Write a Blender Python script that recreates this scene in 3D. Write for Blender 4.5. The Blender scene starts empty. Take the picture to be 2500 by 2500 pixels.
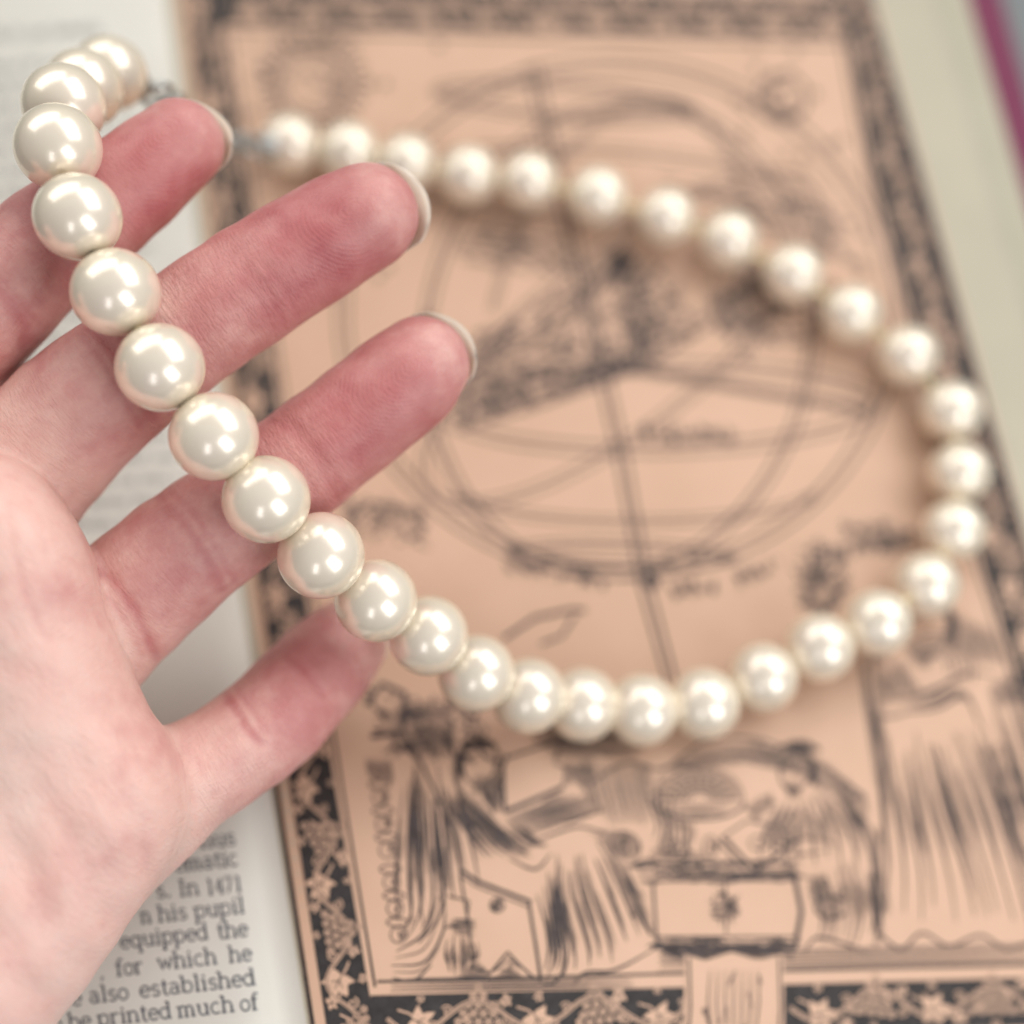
import bpy, math, random
import numpy as np
from mathutils import Vector, Matrix

random.seed(7)
rng = np.random.default_rng(7)
U = 0.00085            # metres per modelling unit (a pearl is 11.7 units = 10 mm)
FP = 3235.0            # focal length in photograph pixels (2500 px frame)
CX = CY = 1250.0

# ------------------------------------------------------------------ frame of the book page seen from the camera
Yc = np.array([-0.1714, 0.9544, 0.2445]); Yc /= np.linalg.norm(Yc)       # page "up", camera axes: right, up, forward
Xr = np.array([1.0, 0.04, 0.075])
Nc = np.cross(Xr, Yc); Nc /= np.linalg.norm(Nc)
if Nc[2] > 0: Nc = -Nc
Xc = np.cross(Yc, Nc)
if Xc[0] < 0: Xc = -Xc
R_CW = np.vstack([Xc, Yc, Nc])                     # camera axes -> world axes
R_PEARL = 6.05

def cam_pt(px, py, Z):
    return np.array([(px - CX) / FP * Z, -(py - CY) / FP * Z, Z])

_anchor = cam_pt(2001, 1580, 246.0)                # a pearl lying on the page
PLANE_D = float(Nc @ _anchor) - R_PEARL            # page plane offset in camera axes
_r0 = np.array([0, 0, 1.0]); _t0 = PLANE_D / float(Nc @ _r0)
ORIG = _r0 * _t0                                   # world origin: page point under the image centre

def c2w(p):                                        # camera-axes point(s) -> world units
    return (np.asarray(p) - ORIG) @ R_CW.T

CAM_W = c2w(np.zeros(3))

# ------------------------------------------------------------------ camera, world, lamps, exposure
scene = bpy.context.scene
cam_d = bpy.data.cameras.new('camera'); cam = bpy.data.objects.new('camera', cam_d)
scene.collection.objects.link(cam); scene.camera = cam
right, up, fwd = R_CW @ np.array([1, 0, 0]), R_CW @ np.array([0, 1, 0]), R_CW @ np.array([0, 0, 1])
M = Matrix(((right[0], up[0], -fwd[0], CAM_W[0] * U), (right[1], up[1], -fwd[1], CAM_W[1] * U),
            (right[2], up[2], -fwd[2], CAM_W[2] * U), (0, 0, 0, 1)))
cam.matrix_world = M
cam_d.sensor_width = 36; cam_d.sensor_fit = 'HORIZONTAL'
cam_d.lens = 36 * FP / 2500
cam_d.clip_start = 0.005; cam_d.clip_end = 50
cam_d.dof.use_dof = True
cam_d.dof.focus_distance = 187 * U
cam_d.dof.aperture_fstop = cam_d.lens / (10.6 * U * 1000)
cam_d.dof.aperture_blades = 0

world = bpy.data.worlds.new('World'); scene.world = world; world.use_nodes = True
wbg = world.node_tree.nodes['Background']
wbg.inputs[0].default_value = (1.0, 0.965, 0.915, 1); wbg.inputs[1].default_value = 0.29

def area(name, d_cam, dist, sx, sy, radiance, col):
    """rectangular window lamp: d_cam is its direction from the pearls in camera axes (right, up, forward)"""
    d = np.array(d_cam, float); d /= np.linalg.norm(d)
    tgt = c2w(np.array([-30.0, 10.0, 195.0])); pos = tgt + (R_CW @ d) * dist
    l = bpy.data.lights.new(name, 'AREA'); l.shape = 'RECTANGLE'; l.size = sx * U; l.size_y = sy * U
    l.energy = radiance * math.pi * sx * sy * U * U; l.color = col
    o = bpy.data.objects.new(name, l); scene.collection.objects.link(o)
    o.location = Vector(pos) * U
    o.rotation_euler = Vector(tgt - pos).to_track_quat('-Z', 'Y').to_euler()
    return o

area('window_light', (-0.38, 0.85, -0.42), 720, 800, 400, 2.5, (1.0, 0.985, 0.94))
area('bright_window_light', (0.62, 0.66, -0.48), 720, 700, 430, 3.9, (1.0, 0.99, 0.97))
area('side_window_light', (0.64, -0.35, -0.68), 400, 168, 262, 5.0, (0.97, 0.985, 1.0))
area('back_window_light', (-0.10, -0.55, -0.82), 400, 78, 178, 2.6, (0.93, 0.94, 1.0))

scene.render.engine = 'CYCLES'
scene.cycles.use_denoising = True
scene.cycles.max_bounces = 5; scene.cycles.diffuse_bounces = 3; scene.cycles.glossy_bounces = 3; scene.cycles.transmission_bounces = 1
scene.cycles.caustics_reflective = False; scene.cycles.caustics_refractive = False
scene.view_settings.view_transform = 'Standard'; scene.view_settings.look = 'None'
scene.view_settings.gamma = 1.0; scene.view_settings.exposure = -0.05
scene.view_settings.use_curve_mapping = False

# ------------------------------------------------------------------ helpers
def link(o, parent=None):
    scene.collection.objects.link(o)
    if parent is not None: o.parent = parent
    return o

def empty(name, loc=(0, 0, 0)):
    o = bpy.data.objects.new(name, None); o.empty_display_size = 0.01
    o.location = Vector(loc) * U
    return link(o)

def tag(o, label=None, cat=None, group=None, kind=None):
    if label: o['label'] = label
    if cat: o['category'] = cat
    if group: o['group'] = group
    if kind: o['kind'] = kind
    return o

def mesh_obj(name, verts, faces, mat, parent=None, smooth=False):
    """verts in world units; the parent's offset is taken off so that the piece stays where it is"""
    v = np.asarray(verts, dtype=float)
    if parent is not None:
        off = Vector((0, 0, 0)); p = parent
        while p is not None: off += p.location; p = p.parent
        v = v - np.array(off) / U
    me = bpy.data.meshes.new(name)
    me.from_pydata((v * U).tolist(), [], faces)
    if smooth: me.polygons.foreach_set('use_smooth', [True] * len(me.polygons))
    me.materials.append(mat); me.update()
    return link(bpy.data.objects.new(name, me), parent)

def new_mat(name):
    m = bpy.data.materials.new(name); m.use_nodes = True
    nt = m.node_tree; b = nt.nodes['Principled BSDF']
    return m, nt, b

def N(nt, t, **kw):
    n = nt.nodes.new(t)
    for k, v in kw.items(): setattr(n, k, v)
    return n

def mixcol(nt, fac, a, b, blend='MIX'):
    n = nt.nodes.new('ShaderNodeMix'); n.data_type = 'RGBA'; n.blend_type = blend
    for s, v in ((n.inputs[0], fac), (n.inputs[6], a), (n.inputs[7], b)):
        if hasattr(v, 'node'): nt.links.new(v, s)
        else: s.default_value = v if not isinstance(v, tuple) else (*v, 1)[:4]
    return n.outputs[2]

def math_n(nt, op, a, b=None, c=None):
    n = nt.nodes.new('ShaderNodeMath'); n.operation = op
    for i, v in enumerate((a, b, c)):
        if v is None: continue
        if hasattr(v, 'node'): nt.links.new(v, n.inputs[i])
        else: n.inputs[i].default_value = v
    return n.outputs[0]

def noise(nt, vec, scale, detail=3, rough=0.55):
    n = nt.nodes.new('ShaderNodeTexNoise'); n.inputs['Scale'].default_value = scale
    n.inputs['Detail'].default_value = detail; n.inputs['Roughness'].default_value = rough
    if vec is not None: nt.links.new(vec, n.inputs['Vector'])
    return n.outputs[0]

def ramp(nt, v, lo, hi):
    n = nt.nodes.new('ShaderNodeMapRange'); n.inputs[1].default_value = lo; n.inputs[2].default_value = hi
    nt.links.new(v, n.inputs[0]); return n.outputs[0]

def bump(nt, height, dist, strength=1.0, prev=None):
    n = nt.nodes.new('ShaderNodeBump'); n.inputs['Strength'].default_value = strength
    n.inputs['Distance'].default_value = dist
    nt.links.new(height, n.inputs['Height'])
    if prev is not None: nt.links.new(prev, n.inputs['Normal'])
    return n.outputs[0]

# ------------------------------------------------------------------ materials
def paper_mat(name, col, col2, rough=0.75, spec=0.25):
    m, nt, b = new_mat(name)
    tc = N(nt, 'ShaderNodeTexCoord').outputs['Object']
    n1 = noise(nt, tc, 60, 4); n2 = noise(nt, tc, 2600, 3, 0.6)
    f = ramp(nt, n1, 0.3, 0.7)
    c = mixcol(nt, f, col, col2)
    nt.links.new(c, b.inputs['Base Color'])
    b.inputs['Roughness'].default_value = rough; b.inputs['Specular IOR Level'].default_value = spec
    nt.links.new(bump(nt, n2, 0.00004, 0.5), b.inputs['Normal'])
    return m

MAT_PAPER = paper_mat('paper', (0.74, 0.72, 0.66), (0.70, 0.675, 0.615))
MAT_MARGIN = paper_mat('margin_paper', (0.52, 0.475, 0.375), (0.48, 0.44, 0.345))
MAT_EDGE = paper_mat('page_edge_paper', (0.50, 0.465, 0.365), (0.45, 0.42, 0.325))
MAT_PRINT = paper_mat('peach_print_ground', (0.685, 0.445, 0.32), (0.625, 0.40, 0.28), 0.55, 0.35)
MAT_LIGHT = paper_mat('peach_print_ornament', (0.68, 0.44, 0.315), (0.63, 0.405, 0.285), 0.55, 0.35)

def ink_mat(name, col):
    m, nt, b = new_mat(name)
    tc = N(nt, 'ShaderNodeTexCoord').outputs['Object']
    n1 = noise(nt, tc, 900, 3)
    c = mixcol(nt, ramp(nt, n1, 0.35, 0.75), col, tuple(x * 1.7 + 0.006 for x in col))
    nt.links.new(c, b.inputs['Base Color']); b.inputs['Roughness'].default_value = 0.6
    b.inputs['Specular IOR Level'].default_value = 0.3
    return m
MAT_INK = ink_mat('black_ink', (0.028, 0.024, 0.024))
MAT_LINE = ink_mat('woodcut_line_ink', (0.05, 0.038, 0.037))
MAT_TEXT = ink_mat('text_ink', (0.10, 0.105, 0.12))

m, nt, b = new_mat('magenta_cover_cloth'); MAT_COVER = m
tc = N(nt, 'ShaderNodeTexCoord').outputs['Object']
c = mixcol(nt, noise(nt, tc, 1500, 2), (0.14, 0.009, 0.05), (0.19, 0.014, 0.07))  # albedo lowered: the shadow on the cover is put into the cloth colour
nt.links.new(c, b.inputs['Base Color']); b.inputs['Roughness'].default_value = 0.6
nt.links.new(bump(nt, noise(nt, tc, 3000, 2), 0.0001), b.inputs['Normal'])

m, nt, b = new_mat('table_paint'); MAT_TABLE = m
tc = N(nt, 'ShaderNodeTexCoord').outputs['Object']
c = mixcol(nt, noise(nt, tc, 30, 4), (0.17, 0.185, 0.19), (0.15, 0.165, 0.17))
nt.links.new(c, b.inputs['Base Color']); b.inputs['Roughness'].default_value = 0.5

# pearl: a cream body under a nacre lustre
m, nt, b = new_mat('pearl_nacre'); MAT_PEARL = m
tc = N(nt, 'ShaderNodeTexCoord').outputs['Object']
lw = N(nt, 'ShaderNodeLayerWeight'); lw.inputs[0].default_value = 0.35
oi = N(nt, 'ShaderNodeObjectInfo')
cl = mixcol(nt, oi.outputs['Random'], (0.97, 0.885, 0.74), (0.97, 0.855, 0.715))
cl = mixcol(nt, ramp(nt, noise(nt, tc, 190, 2), 0.35, 0.7), cl, (0.955, 0.845, 0.73))
c = mixcol(nt, lw.outputs['Facing'], cl, (0.955, 0.85, 0.64))
nt.links.new(c, b.inputs['Base Color'])
b.inputs['Metallic'].default_value = 0.32; b.inputs['Roughness'].default_value = 0.25
b.inputs['Coat Weight'].default_value = 0.8; b.inputs['Coat Roughness'].default_value = 0.11
b.inputs['Coat IOR'].default_value = 1.5
nt.links.new(bump(nt, noise(nt, tc, 520, 3), 0.00003, 0.35), b.inputs['Normal'])

m, nt, b = new_mat('cord_thread'); MAT_CORD = m
b.inputs['Base Color'].default_value = (0.78, 0.66, 0.40, 1); b.inputs['Roughness'].default_value = 0.7
m, nt, b = new_mat('silver_metal'); MAT_SILVER = m
b.inputs['Base Color'].default_value = (0.42, 0.43, 0.42, 1); b.inputs['Metallic'].default_value = 1
b.inputs['Roughness'].default_value = 0.28

# skin: colour from two painted maps (flush, crease) and mottling; relief from skin lines
m, nt, b = new_mat('skin'); MAT_SKIN = m
tc = N(nt, 'ShaderNodeTexCoord').outputs['Object']
at = N(nt, 'ShaderNodeAttribute', attribute_name='skin_tone'); sep = N(nt, 'ShaderNodeSeparateColor')
nt.links.new(at.outputs['Color'], sep.inputs[0])
fl = N(nt, 'ShaderNodeAttribute', attribute_name='fcoord'); seq = N(nt, 'ShaderNodeSeparateXYZ')
nt.links.new(fl.outputs['Vector'], seq.inputs[0])
flush_shade, crease, tipw = sep.outputs[0], sep.outputs[1], sep.outputs[2]
n1 = noise(nt, tc, 130, 4, 0.55); n2 = noise(nt, tc, 420, 4, 0.6); amp = math_n(nt, 'ADD', 0.28, math_n(nt, 'MULTIPLY', flush_shade, 0.75))
fm = math_n(nt, 'ADD', flush_shade, math_n(nt, 'MULTIPLY', math_n(nt, 'SUBTRACT', n1, 0.5), amp))
fm = math_n(nt, 'ADD', fm, math_n(nt, 'MULTIPLY', math_n(nt, 'SUBTRACT', n2, 0.5), 0.26))
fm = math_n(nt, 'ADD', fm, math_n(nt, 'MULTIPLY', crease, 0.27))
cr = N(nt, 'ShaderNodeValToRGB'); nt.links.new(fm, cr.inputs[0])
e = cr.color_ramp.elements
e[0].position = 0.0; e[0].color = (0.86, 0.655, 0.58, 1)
e[1].position = 1.0; e[1].color = (0.47, 0.13, 0.138, 1)  # deep end holds natural redness and the painted shade of the fingers
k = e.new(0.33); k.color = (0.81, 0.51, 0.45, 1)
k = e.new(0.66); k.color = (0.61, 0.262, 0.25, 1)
nt.links.new(cr.outputs[0], b.inputs['Base Color'])
b.inputs['Roughness'].default_value = 0.47; b.inputs['Specular IOR Level'].default_value = 0.38
b.inputs['Subsurface Weight'].default_value = 0.22; b.inputs['Subsurface Scale'].default_value = 0.0022
b.inputs['Subsurface Radius'].default_value = (1.0, 0.32, 0.2)
# transverse skin lines, noise stretched across the finger
mp = N(nt, 'ShaderNodeCombineXYZ')
nt.links.new(math_n(nt, 'MULTIPLY', seq.outputs[0], 2.3), mp.inputs[0])
nt.links.new(math_n(nt, 'MULTIPLY', seq.outputs[1], 0.55), mp.inputs[1])
nt.links.new(math_n(nt, 'MULTIPLY', seq.outputs[2], 0.5), mp.inputs[2])
lines = noise(nt, mp.outputs[0], 1.0, 3, 0.6)
mp2 = N(nt, 'ShaderNodeCombineXYZ')
nt.links.new(math_n(nt, 'MULTIPLY', seq.outputs[0], 0.7), mp2.inputs[0])
nt.links.new(math_n(nt, 'MULTIPLY', seq.outputs[1], 2.4), mp2.inputs[1])
lines2 = noise(nt, mp2.outputs[0], 1.0, 2, 0.6)
# finger print ridges: loops round the core of the pad
warp = math_n(nt, 'MULTIPLY', noise(nt, tc, 200, 1), 1.3)
aa = math_n(nt, 'MULTIPLY', math_n(nt, 'ADD', seq.outputs[0], -9.0), 0.72)
rr = math_n(nt, 'SQRT', math_n(nt, 'ADD', math_n(nt, 'MULTIPLY', aa, aa), math_n(nt, 'MULTIPLY', seq.outputs[1], seq.outputs[1])))
ridge = math_n(nt, 'SINE', math_n(nt, 'MULTIPLY', math_n(nt, 'ADD', rr, warp), 2 * math.pi / 0.55))
ridge = math_n(nt, 'MULTIPLY', math_n(nt, 'MULTIPLY', ridge, math_n(nt, 'MULTIPLY', tipw, ramp(nt, n1, 0.35, 0.6))), 0.06)
notip = math_n(nt, 'MULTIPLY', at.outputs['Alpha'], math_n(nt, 'SUBTRACT', 1.0, math_n(nt, 'MULTIPLY', tipw, 0.75)))
hsum = math_n(nt, 'ADD', math_n(nt, 'MULTIPLY', math_n(nt, 'ADD', lines, math_n(nt, 'MULTIPLY', lines2, 0.6)), notip), ridge)
bn = bump(nt, hsum, 0.00024, 0.62)
bn = bump(nt, noise(nt, tc, 2600, 2), 0.00008, 0.5, bn)
nt.links.new(bn, b.inputs['Normal'])

m, nt, b = new_mat('fingernail_keratin'); MAT_NAIL = m
tc = N(nt, 'ShaderNodeTexCoord').outputs['Object']
c = mixcol(nt, noise(nt, tc, 350, 3), (0.66, 0.545, 0.445), (0.58, 0.48, 0.40)); nt.links.new(c, b.inputs['Base Color'])
b.inputs['Roughness'].default_value = 0.3
b.inputs['Subsurface Weight'].default_value = 0.4; b.inputs['Subsurface Scale'].default_value = 0.0015
b.inputs['Subsurface Radius'].default_value = (1, 0.8, 0.6)

# ------------------------------------------------------------------ the book: page surface and unprojection of photograph points onto it
D2T = 2500.0 / 1932.0                               # the drawing below is measured on a 1932 px copy

def interp(tab, y):
    t = np.array(tab, float); return float(np.interp(y, t[:, 0], t[:, 1]))

def plane_hit(px, py, lift):
    ray = np.array([(px - CX) / FP, -(py - CY) / FP, 1.0])
    return c2w(ray * ((PLANE_D + lift) / float(Nc @ ray)))

G0 = plane_hit(318 * D2T, 0, 0); G1 = plane_hit(582 * D2T, 2500, 0)      # gutter line
GD = (G1 - G0)[:2] / np.linalg.norm((G1 - G0)[:2])
GN = np.array([-GD[1], GD[0]])
if GN[0] < 0: GN = -GN

def page_h(x, y):
    d = (np.asarray(x) - G0[0]) * GN[0] + (np.asarray(y) - G0[1]) * GN[1]     # distance right of the gutter
    s = (np.asarray(x) - G0[0]) * GD[0] + (np.asarray(y) - G0[1]) * GD[1]     # distance down the gutter
    low = 1 / (1 + np.exp(-(s - 152) / 17.0))
    rightside = 35.0 * low * (0.45 + 0.55 * np.exp(-(np.maximum(d, 0) / 85.0) ** 2))
    leftside = low * (24.0 + 11.0 * np.exp(-(np.minimum(d, 0) / 30.0) ** 2))
    h = np.where(d > 0, rightside, leftside) + 2.2 * (1 - np.exp(-(np.minimum(d, 0) / 18.0) ** 2))
    return h - 1.6 * np.exp(-(d / 2.6) ** 2)

def on_page_many(P, lift):
    P = np.asarray(P, float); ray = np.stack([(P[:, 0] - CX) / FP, -(P[:, 1] - CY) / FP, np.ones(len(P))], 1); den = ray @ Nc; h = np.zeros(len(P))
    for _ in range(6):
        W = c2w(ray * ((PLANE_D + lift + h) / den)[:, None]); h = page_h(W[:, 0], W[:, 1])
    return c2w(ray * ((PLANE_D + lift + h) / den)[:, None])

def on_page(px, py, lift=0.0): return on_page_many([(px, py)], lift)[0]

LX = [(-260, 282), (0, 318), (448, 378), (1101, 455), (1493, 515), (1932, 582), (2300, 640)]
RX = [(-260, 1576), (0, 1650), (1000, 1935), (2300, 2306)]
LI = [(-260, 396), (60, 443), (320, 481), (700, 540), (1378, 637), (1855, 716), (2300, 786)]
RI = [(-260, 1530), (100, 1598), (333, 1640), (520, 1690), (1061, 1845), (1233, 1900), (2000, 2120), (2300, 2210)]
ML = [(-260, 1690), (0, 1762), (1000, 2052), (2300, 2430)]      # edge of the top sheet
YT, YB = -58.0, 2012.0                                          # outer edge of the printed plate

def sheet(name, xl, xr, ys, nx, mat, parent, lift):
    V, F = [], []
    for y in ys:
        a, bq = xl(y), xr(y)
        for i in range(nx + 1):
            V.append((a + (bq - a) * i / nx, y))
    w = nx + 1
    for j in range(len(ys) - 1):
        for i in range(nx):
            F.append((j * w + i, (j + 1) * w + i, (j + 1) * w + i + 1, j * w + i + 1))
    return mesh_obj(name, on_page_many(np.array(V) * D2T, lift), F, mat, parent, True)

YS = list(np.linspace(-250, 2290, 84))
book = empty('open_book', (0, 0, 0))
tag(book, 'open book with a text page and a peach printed picture page under the pearls', 'book')
pic = sheet('picture_page', lambda y: interp(LX, y) - 4, lambda y: interp(ML, y), YS, 62, MAT_MARGIN, book, 0)
tag(pic, 'right page with a peach woodcut-style picture')
txt = sheet('text_page', lambda y: -900, lambda y: interp(LX, y) - 4, YS, 56, MAT_PAPER, book, 0)
tag(txt, 'off-white page of small serif text')
YP = list(np.linspace(YT, YB, 72))
ground = sheet('printed_ground', lambda y: interp(LX, y) + 3, lambda y: interp(RX, y), YP, 60, MAT_PRINT, pic, 0.06)

# staggered sheets below the top one, then the cover board
def flat_px(px, py, z): return plane_hit(px * D2T, py * D2T, z)
def slab(name, off_l, off_r, z0, z1, mat, parent, y0=-270, y1=2310):
    top = [flat_px(interp(ML, y0) + off_l, y0, z0), flat_px(interp(ML, y0) + off_r, y0, z0),
           flat_px(interp(ML, y1) + off_r, y1, z0), flat_px(interp(ML, y1) + off_l, y1, z0)]
    bot = [np.array([p[0], p[1], z1]) for p in top]
    F = [(0, 3, 2, 1), (4, 5, 6, 7), (0, 1, 5, 4), (1, 2, 6, 5), (2, 3, 7, 6), (3, 0, 4, 7)]
    return mesh_obj(name, top + bot, F, mat, parent)
for k in range(7):
    slab('page_sheet', -1900 if k else -1500, 10 + 8.5 * k + random.uniform(-2, 2), -2.0 - 0.62 * k, -2.5 - 0.62 * k, MAT_EDGE, book)
cov = slab('cover', -2600, 110, -6.6, -9.2, MAT_COVER, book, -330, 2380)
tag(cov, 'magenta cloth cover board')

T = 1400
tbl = mesh_obj('table_top', [(-T, -T, -9.6), (T, -T, -9.6), (T, T, -9.6), (-T, T, -9.6)], [(0, 1, 2, 3)], MAT_TABLE)
tag(tbl, kind='structure')

# ------------------------------------------------------------------ printing: flat ink shapes on the page
class Ink:
    def __init__(s, lift): s.V = []; s.F = []; s.lift = lift
    def stroke(s, pts, w, taper=False, step=9.0):
        P = [np.array(pts[0], float)]
        for q in pts[1:]:
            q = np.array(q, float); n = max(1, int(np.linalg.norm(q - P[-1]) / step)); a = P[-1]
            for i in range(1, n + 1): P.append(a + (q - a) * i / n)
        n = len(P)
        if n < 2: return
        base = len(s.V)
        for i in range(n):
            t = P[min(i + 1, n - 1)] - P[max(i - 1, 0)]; l = np.linalg.norm(t) or 1
            nn = np.array([-t[1], t[0]]) / l
            ww = w * (0.25 + 0.75 * math.sin(math.pi * (i + 0.5) / n)) if taper else w
            a, bq = P[i] + nn * ww / 2, P[i] - nn * ww / 2
            s.V.append((a[0], a[1])); s.V.append((bq[0], bq[1]))
        for i in range(n - 1):
            k = base + 2 * i; s.F.append((k, k + 1, k + 3, k + 2))
    def poly(s, pts):
        c = np.mean(np.array(pts, float), axis=0); base = len(s.V)
        s.V.append((c[0], c[1]))
        for p in pts: s.V.append((p[0], p[1]))
        n = len(pts)
        for i in range(n): s.F.append((base, base + 1 + i, base + 1 + (i + 1) % n))
    def strip(s, fa, fb, ys):                   # between two edges x=fa(y), x=fb(y)
        base = len(s.V)
        for y in ys:
            a, bq = fa(y), fb(y)
            for i in range(5): s.V.append((a + (bq - a) * i / 4, y))
        for j in range(len(ys) - 1):
            for i in range(4):
                k = base + j * 5 + i; s.F.append((k, k + 5, k + 6, k + 1))
    def build(s, name, mat, parent):
        return mesh_obj(name, on_page_many(np.array(s.V) * D2T, s.lift), s.F, mat, parent)

def ell(cx, cy, rx, ry, a0=0, a1=360, rot=0, n=40):
    o = []
    for i in range(n + 1):
        t = math.radians(a0 + (a1 - a0) * i / n); x, y = rx * math.cos(t), ry * math.sin(t)
        c, s_ = math.cos(math.radians(rot)), math.sin(math.radians(rot))
        o.append((cx + x * c - y * s_, cy + x * s_ + y * c))
    return o

dark = Ink(0.12); light = Ink(0.20); over = Ink(0.27); draw = Ink(0.13)
li = lambda y: interp(LI, y); ri = lambda y: interp(RI, y); lx = lambda y: interp(LX, y); rx = lambda y: interp(RX, y)
ys_full = list(np.linspace(YT, YB, 60))
# dark bands of the border
dark.strip(lambda y: lx(y) + 4, lambda y: lx(y) + 12, ys_full)
dark.strip(lambda y: lx(y) + 33, lambda y: li(y) - 22, ys_full)
dark.strip(lambda y: ri(y) + 6, lambda y: rx(y) - 5, ys_full)
dark.strip(lambda y: li(y) - 12, lambda y: li(y) - 7, list(np.linspace(55, 1862, 50)))
dark.strip(lambda y: ri(y) - 8, lambda y: ri(y) - 3, list(np.linspace(55, 1830, 50)))
bt = lambda x: 1876 - 0.027 * (x - 716)
def hband(ink, f, w, x0, x1):
    ink.stroke([(x0 + (x1 - x0) * i / 30, f(x0 + (x1 - x0) * i / 30)) for i in range(31)], w)
hband(dark, lambda x: bt(x) + 48, 92, 700, 2190)
hband(dark, lambda x: bt(x) - 24, 5, 712, 2080)
hband(dark, lambda x: 8 + 0.02 * (x - 430), 74, 400, 1600)
hband(dark, lambda x: 58 + 0.022 * (x - 430), 5, 440, 1600)
hband(dark, lambda x: -45 + 0.02 * (x - 430), 6, 320, 1620)

# pale vine, leaves and berry clusters over the dark bands
def leaf(x, y, r, a):
    pts = []
    lobes = ((0, 1.2), (0.5, .58), (0.95, 1.08), (1.45, .55), (2.0, .92), (2.55, .5), (3.14, .34), (-2.55, .5), (-2.0, .92), (-1.45, .55), (-.95, 1.08), (-.5, .58))
    for (t, q) in lobes:
        for dt, k in ((-.24, .72), (-.12, .84), (0, 1.0), (.12, .84), (.24, .72)) if q > .8 else ((0, 1),):
            rr_ = r * q * (k if q > .8 else 1.0) * random.uniform(.92, 1.06); pts.append((x + rr_ * math.cos(t + dt + a), y + rr_ * math.sin(t + dt + a)))
    light.poly(pts)
    over.stroke([(x - r * 0.5 * math.cos(a), y - r * 0.5 * math.sin(a)), (x + r * 0.6 * math.cos(a), y + r * 0.6 * math.sin(a))], 2.2, True, 6)
    for sgn in (-1, 1):
        over.stroke([(x, y), (x + r * 0.5 * math.cos(a + sgn * 0.9), y + r * 0.5 * math.sin(a + sgn * 0.9))], 1.8, True, 6)
def berries(x, y, r, a):
    for i in range(5):
        for j in range(5 - i):
            u = (i - 1.2) * r * 0.44; v = (j - (4 - i) / 2) * r * 0.5
            bx, by = x + u * math.cos(a) - v * math.sin(a), y + u * math.sin(a) + v * math.cos(a)
            light.poly(ell(bx, by, r * 0.205, r * 0.205, n=9)[:-1])
            over.stroke(ell(bx, by, r * 0.11, r * 0.11, n=6), 1.6)
def vine(path, w0, w1, dens=1.1):                # path(t) -> centre, tangent angle, length; w0..w1 band width along it
    L = path(1)[3]; n = max(3, int(L / ((w0 + w1) / 2 * dens)))
    def at_(t, f):
        t = min(1, max(0, t)); cx, cy, a, _ = path(t); w = w0 + (w1 - w0) * t; o = f * w
        return cx - o * math.sin(a), cy + o * math.cos(a), a, w
    amp = [random.uniform(.26, .36) for _ in range(n + 1)]
    P_ = [at_(i / (n * 8), amp[i // 8] * math.sin(math.pi * i / 8)) for i in range(n * 8 + 1)]
    wm = (w0 + w1) * .5
    light.stroke([p[:2] for p in P_], wm * 0.085); over.stroke([p[:2] for p in P_], wm * 0.02)
    for i in range(n):
        sg = -1 if i % 2 == 0 else 1; tm = (i + 0.5 + random.uniform(-.08, .08)) / n
        x, y, a, w = at_(tm, -sg * random.uniform(.06, .16)); ca = a + random.uniform(-.6, .6)
        bx, by, _a, _w = at_(tm - .34 / n, sg * .17); light.stroke([(bx, by), ((x + bx) / 2 + 4, (y + by) / 2 - 4), (x, y)], w * 0.04)
        if i % 2 == 1: berries(x, y, random.uniform(.36, .42) * w, ca + (math.pi if random.random() < .3 else 0))
        else: leaf(x, y, random.uniform(0.31, 0.38) * w, ca - sg * 0.5)
        for (dt, f, r_) in ((.46, -.34, .17), (.04, .40, .11)):
            x, y, a, w = at_(tm + (dt + random.uniform(-.06, .06)) / n, sg * (f + random.uniform(-.04, .04))); leaf(x, y, r_ * random.uniform(.8, 1.2) * w, a + random.uniform(0, 6))
        for (dt, f) in ((.5, .12), (.28, -.2)):
            x, y, a, w = at_(tm + dt / n, sg * f)
            light.stroke([(x + (0.015 + .11 * k / 18) * w * math.cos(sg * k * .5 + a), y + (0.015 + .11 * k / 18) * w * math.sin(sg * k * .5 + a)) for k in range(19)], w * 0.03)
def vpath(fa, fb, y0, y1):
    def p(t):
        y = y0 + (y1 - y0) * t; c = (fa(y) + fb(y)) / 2; c2 = (fa(y + 5) + fb(y + 5)) / 2
        return c, y, math.atan2(5, c2 - c), abs(y1 - y0)
    return p
vine(vpath(lambda y: lx(y) + 33, lambda y: li(y) - 22, -40, 1990), 66, 96)
vine(vpath(lambda y: ri(y) + 6, lambda y: rx(y) - 5, -40, 1990), 46, 80, .8)
def hpath(f, x0, x1): return lambda t: (x0 + (x1 - x0) * t, f(x0 + (x1 - x0) * t), 0.0, abs(x1 - x0))
vine(hpath(lambda x: bt(x) + 46, 730, 1290), 92, 92)
vine(hpath(lambda x: bt(x) + 46, 1490, 2150), 92, 92)
vine(hpath(lambda x: 8 + 0.02 * (x - 430), 440, 1590), 72, 72, .75)
# plain shield on the lower band
light.poly([(1292, 1800), (1330, 1812), (1380, 1796), (1432, 1812), (1478, 1800), (1480, 1985), (1290, 1990)])
for xx in (1300, 1470): over.stroke([(xx, 1806), (xx + 3, 1900), (xx - 3, 1980)], 4)
for k in range(16):
    x = random.uniform(1325, 1445); y = random.uniform(1830, 1960)
    over.stroke([(x, y), (x + random.uniform(-14, 14), y + random.uniform(8, 30))], 4, True)
for q in range(7): over.stroke([(1340 + 15 * q, 1830), (1336 + 16 * q, 1890), (1345 + 13 * q, 1975)], 3, True)

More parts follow.
